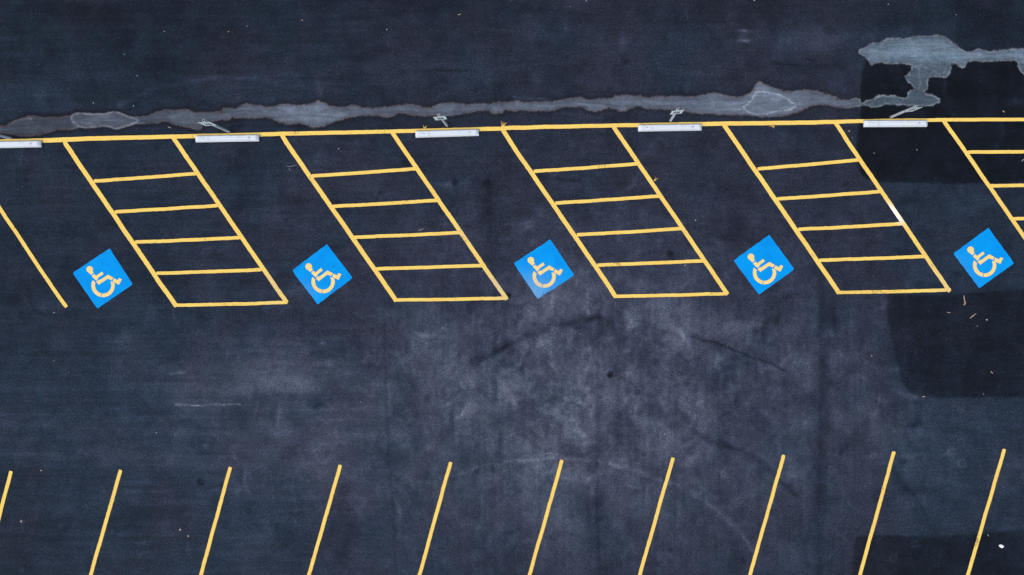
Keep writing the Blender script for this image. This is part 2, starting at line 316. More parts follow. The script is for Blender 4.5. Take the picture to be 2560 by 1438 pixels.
def asphalt_material():
    m, nt, b = mat('asphalt'); g = G(nt)
    p = g.pos()
    tone = g.attr('tone')
    big = g.noise(p, .35, 5, .6, .4); mid = g.noise(p, 1.6, 6, .62, .6); sm_ = g.noise(p, 7, 5, .65)
    ph = g.pos((.35,3.2,1)); pv = g.pos((3.2,.3,1))
    brushh = g.noise(ph, 2.2, 5, .62, .3); brushv = g.noise(pv, 2.0, 5, .62, .3)
    vert = g.attr('vert')
    br = g.n('ShaderNodeMix', data_type='FLOAT'); g.l(vert, br.inputs[0]); g.l(brushh, br.inputs[2]); g.l(brushv, br.inputs[3])
    br = br.outputs[0]
    def c(v, k): return g.math('MULTIPLY', g.math('SUBTRACT', v, .5), k)
    t = g.math('ADD', tone, c(big, .9)); t = g.math('ADD', t, c(mid, 1.5)); t = g.math('ADD', t, c(sm_, .85))
    t = g.math('ADD', t, c(br, 1.1))
    grain = g.noise(p, 20, 4, .82); grain2 = g.noise(p, 40, 3, .85)
    t = g.math('ADD', t, c(grain, 3.8)); t = g.math('ADD', t, c(grain2, 4.6))
    k = g.math('POWER', 2.0, t)
    # hue drift: teal-blue to violet-grey
    hue = g.noise(p, .55, 3, .5)
    hue = g.math('ADD', g.rng(hue, .35, .65), g.attr('warm'), clamp=True)
    base = g.mix(hue, (.0088,.0175,.0300), (.0148,.0192,.0316))
    fine_h = g.noise(p, 26, 2, .6)
    base = g.mix(g.rng(fine_h,.35,.65), base, g.mix(.5, base, (.0172,.0188,.0282)))
    base = g.mix(g.rng(tone, .5, 2.3, 0, .9), base, (.0182,.0203,.0265))
    sc = g.n('ShaderNodeVectorMath', operation='SCALE'); g.l(base, sc.inputs[0]); g.l(k, sc.inputs['Scale'])
    col = sc.outputs[0]
    # exposed aggregate specks
    vo = g.n('ShaderNodeTexVoronoi', feature='F1'); g.l(p, vo.inputs['Vector']); vo.inputs['Scale'].default_value = 24
    dens = g.noise(p, 1.1, 4, .65)
    thr = g.rng(dens, .35, .75, .06, .42)
    cellr = g.n('ShaderNodeSeparateColor'); g.l(vo.outputs['Color'], cellr.inputs[0])
    quiet = g.rng(tone, -1.5, -.4, .12, 1)
    pick = g.math('LESS_THAN', cellr.outputs[0], g.math('MULTIPLY', thr, quiet))
    dot = g.math('MULTIPLY', pick, g.rng(vo.outputs['Distance'], .10, .26, 1, 0))
    dot = g.math('MULTIPLY', dot, g.rng(cellr.outputs[1], 0, 1, .15, .75))
    col = g.mix(dot, col, (.13,.14,.16))
    vo2 = g.n('ShaderNodeTexVoronoi', feature='F1'); g.l(p, vo2.inputs['Vector']); vo2.inputs['Scale'].default_value = 5
    c2 = g.n('ShaderNodeSeparateColor'); g.l(vo2.outputs['Color'], c2.inputs[0])
    pk = g.math('LESS_THAN', c2.outputs[0], g.math('MULTIPLY', quiet, g.rng(dens,.35,.7,.0,.04)))
    d2 = g.math('MULTIPLY', pk, g.rng(g.math('DIVIDE', vo2.outputs['Distance'], g.rng(c2.outputs[2],0,1,.5,1.3)), .035, .08, 1, 0))
    d2 = g.math('MULTIPLY', d2, g.rng(c2.outputs[1], 0, 1, .1, .55))
    col = g.mix(d2, col, (.33,.33,.32))
    # dried puddle residue
    d = g.attr('stain')
    w1 = g.noise(p, 3.6, 8, .68); w2 = g.noise(p, 14, 4, .6)
    d = g.math('ADD', d, g.math('ADD', c(w1, .13), g.math('ADD', c(w2, .11), c(g.noise(p, 34, 3, .7), .06))))
    ins = g.math('POWER', g.rng(d, -.012, .055, 0, 1, True), .7)
    sb = g.attr('stainb')
    film = g.noise(p, 5, 6, .65); film2 = g.noise(g.pos((1,1.6,1)), 1.3, 4, .6); fg = g.noise(p, 24, 4, .85)
    fs = g.noise(g.pos((.5,4.5,1), .05), 2.2, 6, .68, .5)
    fam = g.math('ADD', g.math('ADD', c(film,1.6), c(film2,1.3)), g.math('ADD', c(fg,3.2), c(fs,2.6)))
    sk = g.math('POWER', 2.0, g.math('ADD', fam, g.math('MULTIPLY', g.math('SUBTRACT', sb, .5), 2.5)))
    sv = g.n('ShaderNodeVectorMath', operation='SCALE'); sv.inputs[0].default_value = (.072,.086,.110); g.l(sk, sv.inputs['Scale'])
    cr = g.rng(g.attr('cyan'), 0, 1); 
    scol = g.mix(cr, sv.outputs[0], g.mix(1.0, sv.outputs[0], (.88,1.02,1.0), 'MULTIPLY'))
    halo = g.math('MULTIPLY', g.rng(d, -.16, -.01, 0, 1, True), g.attr('halo'))
    col = g.mix(g.math('MULTIPLY', halo, .78), col, (.0065,.006,.010))
    cover = g.math('MULTIPLY', ins, g.rng(sb, 0, .35, .62, .97))
    col = g.mix(cover, col, scol)
    # brownish and whitish drying rims
    def rim(dd, w):
        q = g.math('DIVIDE', dd, w); return g.math('POWER', 2.718, g.math('MULTIPLY', g.math('MULTIPLY', q, q), -1))
    rn = g.rng(g.noise(p, 5, 5, .7), .36, .62)
    brown = g.math('MULTIPLY', rim(g.math('SUBTRACT', d, .012), .022), g.math('MULTIPLY', g.rng(rn,0,1,.15,.55), g.math('SUBTRACT', 1, g.attr('white'))))
    col = g.mix(brown, col, (.125,.088,.085))
    wr = g.math('MULTIPLY', rim(g.math('SUBTRACT', d, .014), .021), g.math('MULTIPLY', g.attr('white'), g.rng(rn,0,1,.15,.9)))
    col = g.mix(wr, col, (.27,.31,.35))
    tide = g.attr('tide')
    td = g.math('ADD', tide, g.math('ADD', c(w2,.10), c(w1,.07)))
    tr = g.math('MULTIPLY', rim(td, .021), g.math('MULTIPLY', g.rng(rn,0,1,.3,.8), g.attr('tideb')))
    col = g.mix(tr, col, (.31,.345,.40))
    g.l(col, b.inputs['Base Color'])
    b.inputs['Roughness'].default_value = .92
    b.inputs['Specular IOR Level'].default_value = .12
    h = g.math('ADD', grain, g.math('MULTIPLY', grain2, .6))
    g.bump(h, .35, .01, b)
    return m

def paint_material(name, base, dirt, wear_lo=.62, wear_hi=.72, tint=None):
    m, nt, b = mat(name); g = G(nt); p = g.pos()
    a = g.noise(p, 2.2, 4, .6); f = g.noise(p, 30, 4, .75); f2 = g.noise(p, 110, 2, .8)
    col = g.mix(g.rng(a, .35, .68), base, tint or tuple(x*.86 for x in base))
    br = g.math('ADD', g.math('MULTIPLY', g.math('SUBTRACT', f, .5), .16), g.math('ADD', g.math('MULTIPLY', g.math('SUBTRACT', f2, .5), .22), 1))
    sc = g.n('ShaderNodeVectorMath', operation='SCALE'); g.l(col, sc.inputs[0]); g.l(br, sc.inputs['Scale']); col = sc.outputs[0]
    # pale dust lying over the paint
    col = g.mix(g.math('MULTIPLY', g.attr('dust'), g.rng(f, .3,.7,.55,1)), col, (.26,.36,.42))
    # scuffs down to the asphalt
    w = g.noise(p, 1.5, 3, .6); s = g.noise(p, 17, 6, .78)
    wv = g.math('ADD', s, g.math('MULTIPLY', g.math('SUBTRACT', w, .5), .55))
    wv = g.math('ADD', wv, g.math('MULTIPLY', g.attr('wear'), .22))
    col = g.mix(g.rng(wv, wear_lo, wear_hi, 0, .72), col, dirt)
    col = g.mix(g.attr('fresh'), col, (.95,.93,.88))
    g.l(col, b.inputs['Base Color']); b.inputs['Roughness'].default_value = .8
    b.inputs['Specular IOR Level'].default_value = .06
    g.bump(g.math('ADD', f, g.math('MULTIPLY', f2, .8)), .3, .006, b)
    return m

def simple(name, col, rough=.6, metal=0, var=.12, scale=14, spec=.5, dark=None, dk=(.6,.75)):
    m, nt, b = mat(name); g = G(nt)
    tc = g.n('ShaderNodeTexCoord'); p = tc.outputs['Object']
    f = g.noise(p, scale, 5, .65)
    c = g.mix(g.rng(f, .3, .7), tuple(x*(1-var) for x in col), tuple(min(1,x*(1+var)) for x in col))
    if dark: c = g.mix(g.rng(g.noise(p, scale*.6, 6, .75), *dk, 0, .8), c, dark)
    g.l(c, b.inputs['Base Color']); b.inputs['Roughness'].default_value = rough
    b.inputs['Metallic'].default_value = metal; b.inputs['Specular IOR Level'].default_value = spec
    g.bump(f, .2, .004, b)
    return m

M_ASPH = asphalt_material()
M_YEL = paint_material('yellow_line_paint', (.79,.565,.130), (.20,.13,.06), .605, .75, (.78,.505,.118))
M_SYM = paint_material('symbol_paint', (.82,.59,.21), (.30,.2,.12), .72, .85, (.80,.56,.195))
M_BLUE = paint_material('blue_paint', (0.0005,.232,.63), (.006,.08,.25), .66, .80, (.001,.285,.69))
M_CONC = simple('painted_concrete', (.57,.62,.655), .85, 0, .05, 9, .25, (.42,.43,.43), (.56,.71))
M_GALV = simple('galvanised_steel', (.50,.55,.58), .5, .35, .14, 22, .5, (.33,.28,.25), (.6,.75))
M_PLATE = simple('white_sign_sheeting', (.80,.88,.88), .45, 0, .05, 14)
M_BACK = simple('sign_back_aluminium', (.5,.52,.54), .45, .7, .05, 14)
M_GREEN = simple('green_sign_ink', (.03,.33,.33), .5, 0, .1)
M_NAVY = simple('blue_sign_ink', (.008,.03,.12), .5, 0, .1)
M_BOLT = simple('bolt_steel', (.3,.3,.32), .4, .8, .1)
M_HOLE = simple('rebar_and_pipe_shade', (.02,.018,.02), .9, 0, .3)  # dark rebar pins; also the painted shade inside the sign posts
M_STRAW = simple('dry_straw', (.50,.37,.24), .9, 0, .25, 40)
M_PSTRAW = simple('overpainted_weed', (.72,.47,.13), .85, 0, .25, 40)
M_PEB = simple('white_pebble', (.34,.36,.36), .8, 0, .15, 60)
M_TPEB = simple('tan_pebble', (.36,.27,.2), .8, 0, .2, 60)
M_CYAN = simple('teal_litter', (.06,.5,.48), .6, 0, .1, 60)
M_PAPER = simple('white_litter', (.85,.88,.90), .7, 0, .04, 30)
M_DTWIG = simple('pale_twig', (.26,.25,.27), .9, 0, .2, 40)

# ---------------------------------------------------------------- the ground
def build_ground():
    xs = np.concatenate([np.arange(-600,-30,14.), np.arange(-30,2590,3.), np.arange(2590,3160,14.)])
    ys = np.concatenate([np.arange(-500,-30,14.), np.arange(-30,1470,3.), np.arange(1470,1930,14.)])
    X, Y = np.meshgrid(xs, ys); ny, nx = X.shape
    co = np.stack([(X-1280)*S, (719-Y)*S, np.zeros_like(X)], -1).reshape(-1,3)
    idx = np.arange(nx*ny).reshape(ny,nx)
    q = np.stack([idx[:-1,:-1], idx[1:,:-1], idx[1:,1:], idx[:-1,1:]], -1).reshape(-1,4)
    n0 = len(co)
    B = 500.0
    x0,x1 = co[:,0].min(), co[:,0].max(); y0,y1 = co[:,1].min(), co[:,1].max()
    ext = np.array([(-B,-B,0),(B,-B,0),(B,B,0),(-B,B,0),(x0,y0,0),(x1,y0,0),(x1,y1,0),(x0,y1,0)], float)
    eq = np.array([[0,1,5,4],[1,2,6,5],[2,3,7,6],[3,0,4,7]])+n0
    co = np.vstack([co, ext]); q = np.vstack([q, eq])
    me = bpy.data.meshes.new('ground')
    me.vertices.add(len(co)); me.vertices.foreach_set('co', co.ravel().astype(np.float32))
    me.loops.add(q.size); me.loops.foreach_set('vertex_index', q.ravel().astype(np.int32))
    me.polygons.add(len(q)); me.polygons.foreach_set('loop_start', (np.arange(len(q))*4).astype(np.int32))
    me.polygons.foreach_set('loop_total', np.full(len(q),4,np.int32))
    me.update(calc_edges=True); me.validate()
    def put(name, arr, fill=0.0):
        a = me.attributes.new(name, 'FLOAT', 'POINT')
        a.data.foreach_set('value', np.concatenate([arr.ravel(), np.full(8, fill)]).astype(np.float32))
    put('tone', tone_field(X, Y))
    band = (Y < 420) & (Y > 20)
    def sd(pts):
        r = np.full(X.shape, -400.0); r[band] = poly_sd(X[band], Y[band], pts); return r
    put('stain', sd(STAIN)*S, -4)
    # how much residue lies along the run
    px = [-300,0,60,120,178,186,330,352,420,520,600,660,740,800,860,960,1040,1120,1200,1270,1300,1400,1480,1560,1680,1780,1850,1900,1990,2080,2150,2165,2300,2400,2560,2900]
    pb = [.2,.24,.30,.26,.26,.52,.52,.34,.42,.44,.50,.60,.74,.76,.62,.54,.56,.60,.60,.62,.70,.62,.62,.60,.62,.72,.76,.78,.70,.62,.56,.40,.46,.58,.66,.6]
    sb = np.interp(X, px, pb)
    up = (X > 2150)&(Y < 163)
    sb = np.where(up, np.interp(Y, [85,95,110,140,150,163],[.5,.70,.76,.86,.74,.56]), sb)
    mid = sm(0, 16, sd(STAIN)); sb = sb*(.82+.22*mid)
    put('stainb', sb)
    put('halo', np.interp(X, [-300,0,400,700,1250,2100,2160,2600],[1,1,.95,.6,.55,.5,.1,.1])*np.where(up,.5,1))
    put('white', np.clip(np.interp(X, [0,170,190,340,360,1100,2100,2160,2600],[.0,.0,.3,.3,.05,.05,.05,.75,.75])*np.where(up,.7,1),0,1))
    put('cyan', sm(2140,2170,X))
    ta, tb = np.abs(sd(LOOP_A)), np.abs(sd(LOOP_B))
    t = np.full(X.shape, 400.0); bb = np.zeros(X.shape)
    near = band
    best = np.minimum(ta, tb); bb = np.where(ta < tb, .55, 1.0)
    for pts in TIDES:
        d = np.full(X.shape, 400.0); d[near] = seg_dist(X[near], Y[near], pts)
        bb = np.where(d < best, .38, bb); best = np.minimum(best, d)
    put('tide', best*S, 9); put('tideb', bb)
    warm = .5*np.exp(-((X-1350)/700)**2-((Y-700)/300)**2) + .3*sm(1000,1600,X)*(1-sm(2100,2300,X)) - .45*sm(900,200,X) - .5*sm(2150,2300,X)
    put('warm', warm)
    vert = sm(820,1150,X)*(1-sm(2150,2260,X))*sm(600,760,Y)
    put('vert', vert)
    return tag(link('ground', me, M_ASPH), kind='structure')
ground = build_ground()

# ---------------------------------------------------------------- painted markings
def paint_attrs(me, M=None, wear=0.0, fresh=None):
    n = len(me.vertices); co = np.empty(n*3, np.float32); me.vertices.foreach_get('co', co); co = co.reshape(-1,3).astype(float)
    if M is not None:
        co = co + np.array(M)
    X = co[:,0]/S+1280; Y = 719-co[:,1]/S
    dust = .62*np.exp(-((X-1325)/55)**2-((Y-735)/42)**2) + .40*np.exp(-((X-1238)/26)**2-((Y-712)/30)**2) \
         + .30*np.exp(-((X-680)/30)**2-((Y-720)/40)**2) + .28*np.exp(-((X-1030)/40)**2-((Y-700)/200)**2)*0 \
         + .25*np.exp(-((X-2370)/50)**2-((Y-700)/50)**2) + .16*np.exp(-((X-1160)/30)**2-((Y-600)/50)**2) + .18*np.exp(-((X-760)/30)**2-((Y-730)/24)**2)
    w = wear + .7*np.exp(-((X-1544)/10)**2-((Y-661)/6)**2)*2 + .8*np.exp(-((X-1508)/16)**2-((Y-414)/6)**2) + .5*np.exp(-((X-1160)/14)**2-((Y-598)/16)**2)*1.5 \
        + .7*np.exp(-((X-1075)/22)**2-((Y-470)/28)**2) + .7*np.exp(-((X-2332)/10)**2-((Y-660)/14)**2) + .8*np.exp(-((X-2440)/8)**2-((Y-1345)/20)**2)*1.2 \
        + .5*np.exp(-((X-1783)/16)**2-((Y-733)/5)**2)*1.6 + .6*np.exp(-((X-2150)/120)**2-((Y-729)/6)**2) + .5*np.exp(-((X-940)/50)**2-((Y-508)/8)**2) \
        + .9*np.exp(-((X-35)/6)**2-((Y-571)/6)**2)*1.3 + .5*np.exp(-((X-740)/12)**2-((Y-330)/5)**2)
    f = 1.05*np.exp(-(np.abs(Y-534)/24)**3)*np.exp(-((X-2237-(Y-534)*.69)/12)**2)
    for nme,a in (('dust',dust),('wear',w),('fresh',np.clip(f*.85,0,.8))):
        at = me.attributes.new(nme,'FLOAT','POINT'); at.data.foreach_set('value', a.astype(np.float32))

def strip(name, pts, width, z, parent=None, seed=0, wob=.55, root=None, mat_=None, widths=None):
    """painted line: hand-sprayed edges with a little wobble; pts in photo px on the ground"""
    rs = random.Random(seed+31)
    P2 = [Vector((a,b)) for a,b in pts]; L = [0]
    for a,b in zip(P2[:-1],P2[1:]): L.append(L[-1]+(b-a).length)
    n = max(4, int(L[-1]/4)); verts=[]; faces=[]
    org = root if root is not None else Vector((0,0,0))
    for i in range(n+1):
        s = L[-1]*i/n; k = 0
        while k < len(L)-2 and s > L[k+1]: k += 1
        t = (s-L[k])/(L[k+1]-L[k]); c = P2[k].lerp(P2[k+1], t)
        dr = (P2[k+1]-P2[k]).normalized(); nr = Vector((-dr.y, dr.x))
        w = .955*(width if widths is None else widths[k]*(1-t)+widths[k+1]*t)
        o1 = mnoise.noise(Vector((s*.02, seed*3.1, 0)))*wob*1.6
        e1 = mnoise.noise(Vector((s*.11, seed*3.1+50, 0)))*wob + rs.uniform(-.12,.12)
        e2 = mnoise.noise(Vector((s*.11, seed*3.1+90, 0)))*wob + rs.uniform(-.12,.12)
        cap = 0
        if i in (0,n): cap = .7
        for j,f in enumerate((-.5,-.2,.2,.5)):
            off = f*w + o1 + (e1 if j==0 else e2 if j==3 else 0)
            if cap and j in (0,3): off -= math.copysign(cap, f)
            q = c+nr*off
            if cap: q = q+dr*rs.uniform(-.4,.4)
            verts.append(P(q.x, q.y, z)-org)
    for i in range(n):
        for j in range(3):
            a = i*4+j; faces.append((a,a+1,a+5,a+4))
    me = mesh_from(verts, faces, name)
    me.flip_normals() if me.polygons[0].normal.z < 0 else None
    paint_attrs(me, org)
    return link(name, me, mat_ or M_YEL, parent)

Z1, Z2, Z3 = .004, .008, .012
o = strip('boundary_line', [(-560,374),(-200,361),(0,354.5),(105,351.7),(165,349.5),(220,347),(431,342),(640,337),(700,335),(980,329),(1255,322),
    (1280,319.8),(1530,314.2),(1805,309.5),(1920,308),(2040,306.6),(2150,303),(2360,300),(2560,299),(3000,297)], 10.5, Z3, seed=1, wob=.45,
    widths=[11,11,11.5,11.5,12,11.5,10.7,10.5,10.5,9.8,10.6,10.8,10,10.8,11,10.8,9.6,9.2,9,9])
tag(o, 'long continuous yellow line running behind the wheel stops across the whole lot', 'line marking')

AISLES = [
 ([(162,352),(164,360),(408.7,720),(441.5,766.5)], [(432,343),(443.8,360),(691,720),(717.5,757)], 11.6, 11.0,
  [((235,453),(492,434.2)),((287,529.8),(545,514)),((338,605.4),(600,594.4)),((390.6,683.5),(655,674.2)),((440,763.4),(719,756))]),
 ([(704.5,337),(718.3,360),(968.6,720),(991,753)], [(980,330),(1000,360),(1247,720),(1267.5,749)], 11.4, 10.8,
  [((777.7,440.6),(1042,421.8)),((831.5,516.5),(1100,500.6)),((884,593.6),(1154,581.4)),((939.2,672.5),(1209,663.6)),((989,750.4),(1269,745.6))]),
 ([(1256,323),(1279,360),(1525.4,720),(1540,744)], [(1533,316),(1563,360),(1807.7,720),(1819.5,736)], 11.2, 10.8,
  [((1333.8,428.9),(1597,409.4)),((1387.7,508.2),(1652,490)),((1441.5,587.3),(1709,571.4)),((1492.8,663),(1762,652)),((1537,741.4),(1820,734.3))]),
 ([(1809,311),(1842.5,360),(2089,720),(2097.5,734)], [(2088,306),(2123,360),(2368,720),(2374.5,729)], 11.4, 10.6,
  [((1893.4,422.6),(2149,399.8)),((1942.5,497.7),(2202,478.8)),((1995,574),(2258,559.3)),((2047.7,651),(2315,640.9)),((2095,732),(2377,724.4))]),
 ([(2358,301),(2400,360),(2560,592),(2652,723)], [(2640,299),(2680,360),(2925,716)], 10.2, 10.4,
  [((2418,380.8),(2694,377)),((2474.6,464.8),(2752,460)),((2532,547),(2808,541)),((2586,628),(2862,622)),((2650,721),(2926,714))]),
]
AL = ['yellow ladder-striped access aisle at far left, nearest the stall divider line',
 'yellow ladder-striped access aisle between the second and third blue emblems from left',
 'yellow ladder-striped access aisle with dark scuffed fourth rung, right of the faded emblem',
 'yellow ladder-striped access aisle with a bare white stretch on its right side line',
 'yellow ladder-striped access aisle cut off by the right edge of the photo']
for i,(la,lb,wa,wb,rungs) in enumerate(AISLES):
    c = P((la[0][0]+lb[-1][0])/2, (la[0][1]+lb[-1][1])/2)
    r = empty('access_aisle_marking', c)
    tag(r, AL[i], 'floor marking', 'yellow ladder-striped access aisles')
    strip('side_line', la, wa, Z1, r, seed=10+i*10, root=c); strip('side_line', lb, wb, Z1, r, seed=11+i*10, root=c)
    for k,(a,b) in enumerate(rungs):
        strip('crossbar', [a,((a[0]+b[0])/2,(a[1]+b[1])/2+.6),b], 8.9 if k < 4 else 8.6, Z2, r, seed=100+i*10+k, root=c)

o = strip('stall_line', [(-109,358),(0,521),(131.8,720),(167,768)], 9.6, Z1, seed=71)
tag(o, 'yellow slanting stall line left of the leftmost blue emblem, cut by the photo edge', 'line marking')

BOT = [((28,1177.6),(-46,1460)),((301.7,1175),(226.6,1438)),((575.9,1167.6),(502,1438)),((851,1162.4),(772.2,1438)),((1126.5,1155.6),(1048.6,1438)),
 ((1405.2,1150),(1323.8,1438)),((1682.6,1144.3),(1599.2,1438)),((1959.6,1137.6),(1874.6,1438)),((2235,1129.3),(2149.8,1438)),((2510.9,1122.6),(2419.5,1438))]
NTH = ['leftmost, mostly cut off by the photo edge','second from the left','third from the left','fourth from the left','fifth from the left',
 'fifth from the right','fourth from the right','third from the right','second from the right','rightmost, near white litter']
for i,(a,b) in enumerate(BOT):
    d = Vector(b)-Vector(a); e = Vector(a)+d.normalized()*470
    o = strip('stall_line', [a,b,tuple(e)], 9.3, Z1, seed=200+i, wob=.5)
    tag(o, 'straight yellow stall line in the bottom row, '+NTH[i], 'line marking', 'yellow stall lines along the bottom row')

# ---------------------------------------------------------------- blue emblems
def arc(cx,cy,r,a0,a1,n):
    return [(cx+r*math.cos(math.radians(a0+(a1-a0)*i/n)), cy+r*math.sin(math.radians(a0+(a1-a0)*i/n))) for i in range(n+1)]
PIECES = [
 ('head', arc(462,538,69,15,-243,22)+[(440,606),(495,657),(546,610),(530,580)]),
 ('torso', [(505,681),(553,635),(575,652),(597,672),(716,590),(730,594),(752,632),(748,645),(660,702),(642,716),(637,740),(597,778)]),
 ('leg', [(598,800),(640,764),(682,760),(845,655),(860,655),(962,715),(930,771),(850,738),(830,744),(655,863)]),
 ('foot', [(975,727),(1055,768),(1082,724),(1095,722),(1142,750),(1082,858),(1070,860),(946,794)]),
 ('wheel', arc(745,878,247,101.5,207,26)+[(582,818)]+arc(745,878,170,186,102.5,22)),
 ('wheel', arc(745,878,247,98.0,-11,26)+[(948,806),(905,790)]+arc(745,878,172,-14,97.5,24)),
]
EMB = [  # zoom origin, square corners (top,right,bottom,left), head & wheel-bottom anchors (zoom px /8.459)
 ((170,610),[(274,621.2),(332.5,711),(243.3,771.6),(181.8,682.7)],(462,538),(703,1085)),
 ((720,600),[(817.5,611),(882,694.6),(794.3,761.4),(730,676.2)],(439,563),(717,1090)),
 ((1275,590),[(1376,598.7),(1435.8,688.4),(1344.2,748),(1284.4,658.6)],(441,513),(680,1058)),
 ((1825,580),[(1923,587),(1985.8,673.4),(1897,736.8),(1833.8,651.5)],(440,528),(690,1070)),
 ((2375,560),[(2470.8,570),(2535.2,658),(2447.7,720.8),(2383.2,633.9)],(432,546),(695,1083)),
]
EL = ['bright even blue square with yellow wheelchair symbol, leftmost of the row',
 'blue square with wheelchair symbol and small dark scuffs near its top and bottom corners',
 'blue square with wheelchair symbol, faded and dusty toward its bottom corner',
 'blue wheelchair square between the two right-hand full access aisles, second from the right',
 'bright blue wheelchair square at far right, above the large dark seal-coat patch']
for i,(org,sq,hd,wb) in enumerate(EMB):
    cx = sum(p[0] for p in sq)/4; cy = sum(p[1] for p in sq)/4; c = P(cx,cy)
    r = empty('accessible_parking_emblem', c)
    tag(r, EL[i], 'floor emblem', 'blue painted wheelchair emblems')
    n = 26; verts=[]; faces=[]
    T,R_,B_,L_ = [Vector(p) for p in sq]
    for a in range(n+1):
        for b_ in range(n+1):
            u,v = a/n,b_/n
            q = T.lerp(R_,u).lerp(L_.lerp(B_,u), v)
            if a in (0,n) or b_ in (0,n):
                k = Vector((mnoise.noise(Vector((a*.35,b_*.35,i*7.3))), mnoise.noise(Vector((a*.35,b_*.35,i*7.3+40)))))*1.1
                q = q + k
                if a in (0,n) and b_ in (0,n):
                    q = q.lerp(Vector((cx,cy)), .002+.009*((i*3+a+b_)%3))
            verts.append(P(q.x,q.y,Z1)-c)
    for a in range(n):
        for b_ in range(n):
            k = a*(n+1)+b_; faces.append((k,k+1,k+n+2,k+n+1))
    me = mesh_from(verts, faces, 'background_square')
    if me.polygons[0].normal.z < 0: me.flip_normals()
    paint_attrs(me, c, wear=(-.2,.35,.35,.12,-.1)[i])
    link('background_square', me, M_BLUE, r)
    # similarity from first emblem's zoom frame
    h0,w0 = complex(462,538), complex(703,1085); h1,w1 = complex(*hd), complex(*wb)
    s_ = (w1-h1)/(w0-h0)
    for nm,pl in PIECES:
        pts = []
        for x,y in pl:
            z = h1+(complex(x,y)-h0)*s_
            pts.append(P(org[0]+z.real/8.459, org[1]+z.imag/8.459, Z2)-c)
        bm = bmesh.new(); vs = [bm.verts.new(p) for p in pts]; f = bm.faces.new(vs)
        f.normal_update()
        if f.normal.z < 0: f.normal_flip()
        bmesh.ops.triangulate(bm, faces=bm.faces[:], ngon_method='EAR_CLIP')
        me = bpy.data.meshes.new(nm); bm.to_mesh(me); bm.free()
        paint_attrs(me, c)
        link(nm, me, M_SYM, r)

# ---------------------------------------------------------------- wheel stops
def wheel_stop_mesh():
    L, W, Hh = 1.735, .186, .115
    bm = bmesh.new()
    prof = [(-W/2,0),(W/2,0),(W/2,.035),(W/2-.028,Hh-.012),(W/2-.042,Hh),(-W/2+.042,Hh),(-W/2+.028,Hh-.012),(-W/2,.035)]
    secs = []
    for x,top in ((-L/2,0),(-L/2+.07,1),(-L/2+.34,1),(0,1),(L/2-.34,1),(L/2-.07,1),(L/2,0)):
        ring = []
        for (y,z) in prof:
            if top == 0:
                zz = z if z <= .035 else z*.45+.018
            else: zz = z
            ring.append(bm.verts.new((x,y,zz)))
        secs.append(ring)
    for a,b in zip(secs[:-1],secs[1:]):
        for k in range(8):
            bm.faces.new((a[k],a[(k+1)%8],b[(k+1)%8],b[k]))
    bm.faces.new(secs[0]); bm.faces.new(list(reversed(secs[-1])))
    bmesh.ops.recalc_face_normals(bm, faces=bm.faces[:])
    bmesh.ops.bevel(bm, geom=[e for e in bm.edges if e.calc_face_angle(0) > .3], offset=.005, segments=2, affect='EDGES')
    # drainage notches under the block
    bmesh.ops.subdivide_edges(bm, edges=[e for e in bm.edges if e.calc_length() > .3], cuts=14, use_grid_fill=True)
    for v in bm.verts:
        k = Vector((v.co.x*9, v.co.y*9, v.co.z*9))
        if v.co.z > .01: v.co.y += mnoise.noise(k)*.0035; v.co.z += mnoise.noise(k+Vector((9,9,9)))*.003
    me = bpy.data.meshes.new('block'); bm.to_mesh(me); bm.free()
    return me
def pin_mesh():
    bm = bmesh.new()
    bmesh.ops.create_cone(bm, cap_ends=True, segments=16, radius1=.013, radius2=.012, depth=.012)
    me = bpy.data.meshes.new('anchor_pin'); bm.to_mesh(me); bm.free(); return me
ws_me, pin_me = wheel_stop_mesh(), pin_mesh()
STOPS = [(24.5,361,1.2),(568.7,346,1.0),(1118,333.4,1.65),(1674.3,319,.9),(2238.2,308.9,.2)]
SL = ['white concrete wheel stop at far left, cut off by the photo edge','white concrete wheel stop second from the left, beside a strongly foreshortened sign',
 'white concrete wheel stop in the middle of the row','white concrete wheel stop second from the right, below the upright-looking sign leaning right',
 'white concrete wheel stop at far right, standing on the dark seal-coat patch']
first = None
for i,(x,y,a) in enumerate(STOPS):
    k = 1/(1+.0022)
    loc = P(1280+(x-1280)*k, 719+(y-719)*k)
    loc.z = .0125
    if first is None:
        r = first = empty('wheel_stop', loc)
        b1 = link('block', ws_me, M_CONC, r)
        pm = []
        for sx in (-.628,.628):
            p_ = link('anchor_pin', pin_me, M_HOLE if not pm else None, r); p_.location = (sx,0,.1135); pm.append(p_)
    else:
        r = first.copy(); COL.objects.link(r); r.location = loc
        for ch in (b1,*pm):
            c = ch.copy(); COL.objects.link(c); c.parent = r
    r.rotation_euler = (0,0,math.radians(a))
    tag(r, SL[i], 'wheel stop', 'white concrete wheel stops')

# ---------------------------------------------------------------- signs
HS = 1.6
def post_mesh():
    bm = bmesh.new(); n = 28; ro, ri = .0335, .0225
    rings = []
    for (r_,z) in ((ro,-.02),(ro,HS-.004),(ro-.003,HS),(ri+.002,HS),(ri,HS-.004),(ri,HS-.9)):
        rings.append([bm.verts.new((r_*math.cos(2*math.pi*k/n), r_*math.sin(2*math.pi*k/n), z)) for k in range(n)])
    for a,b in zip(rings[:-1],rings[1:]):
        for k in range(n): bm.faces.new((a[k],a[(k+1)%n],b[(k+1)%n],b[k]))
    bm.faces.new(rings[-1])
    bmesh.ops.recalc_face_normals(bm, faces=bm.faces[:])
    me = bpy.data.meshes.new('post'); bm.to_mesh(me); bm.free()
    for p_ in me.polygons:
        p_.use_smooth = len(p_.vertices) == 4
        if math.hypot(p_.center.x, p_.center.y) < ri+.0005 and p_.center.z < HS-.02: p_.material_index = 1  # bore walls and floor coloured near-black to paint in the pipe's inner shade
    return me
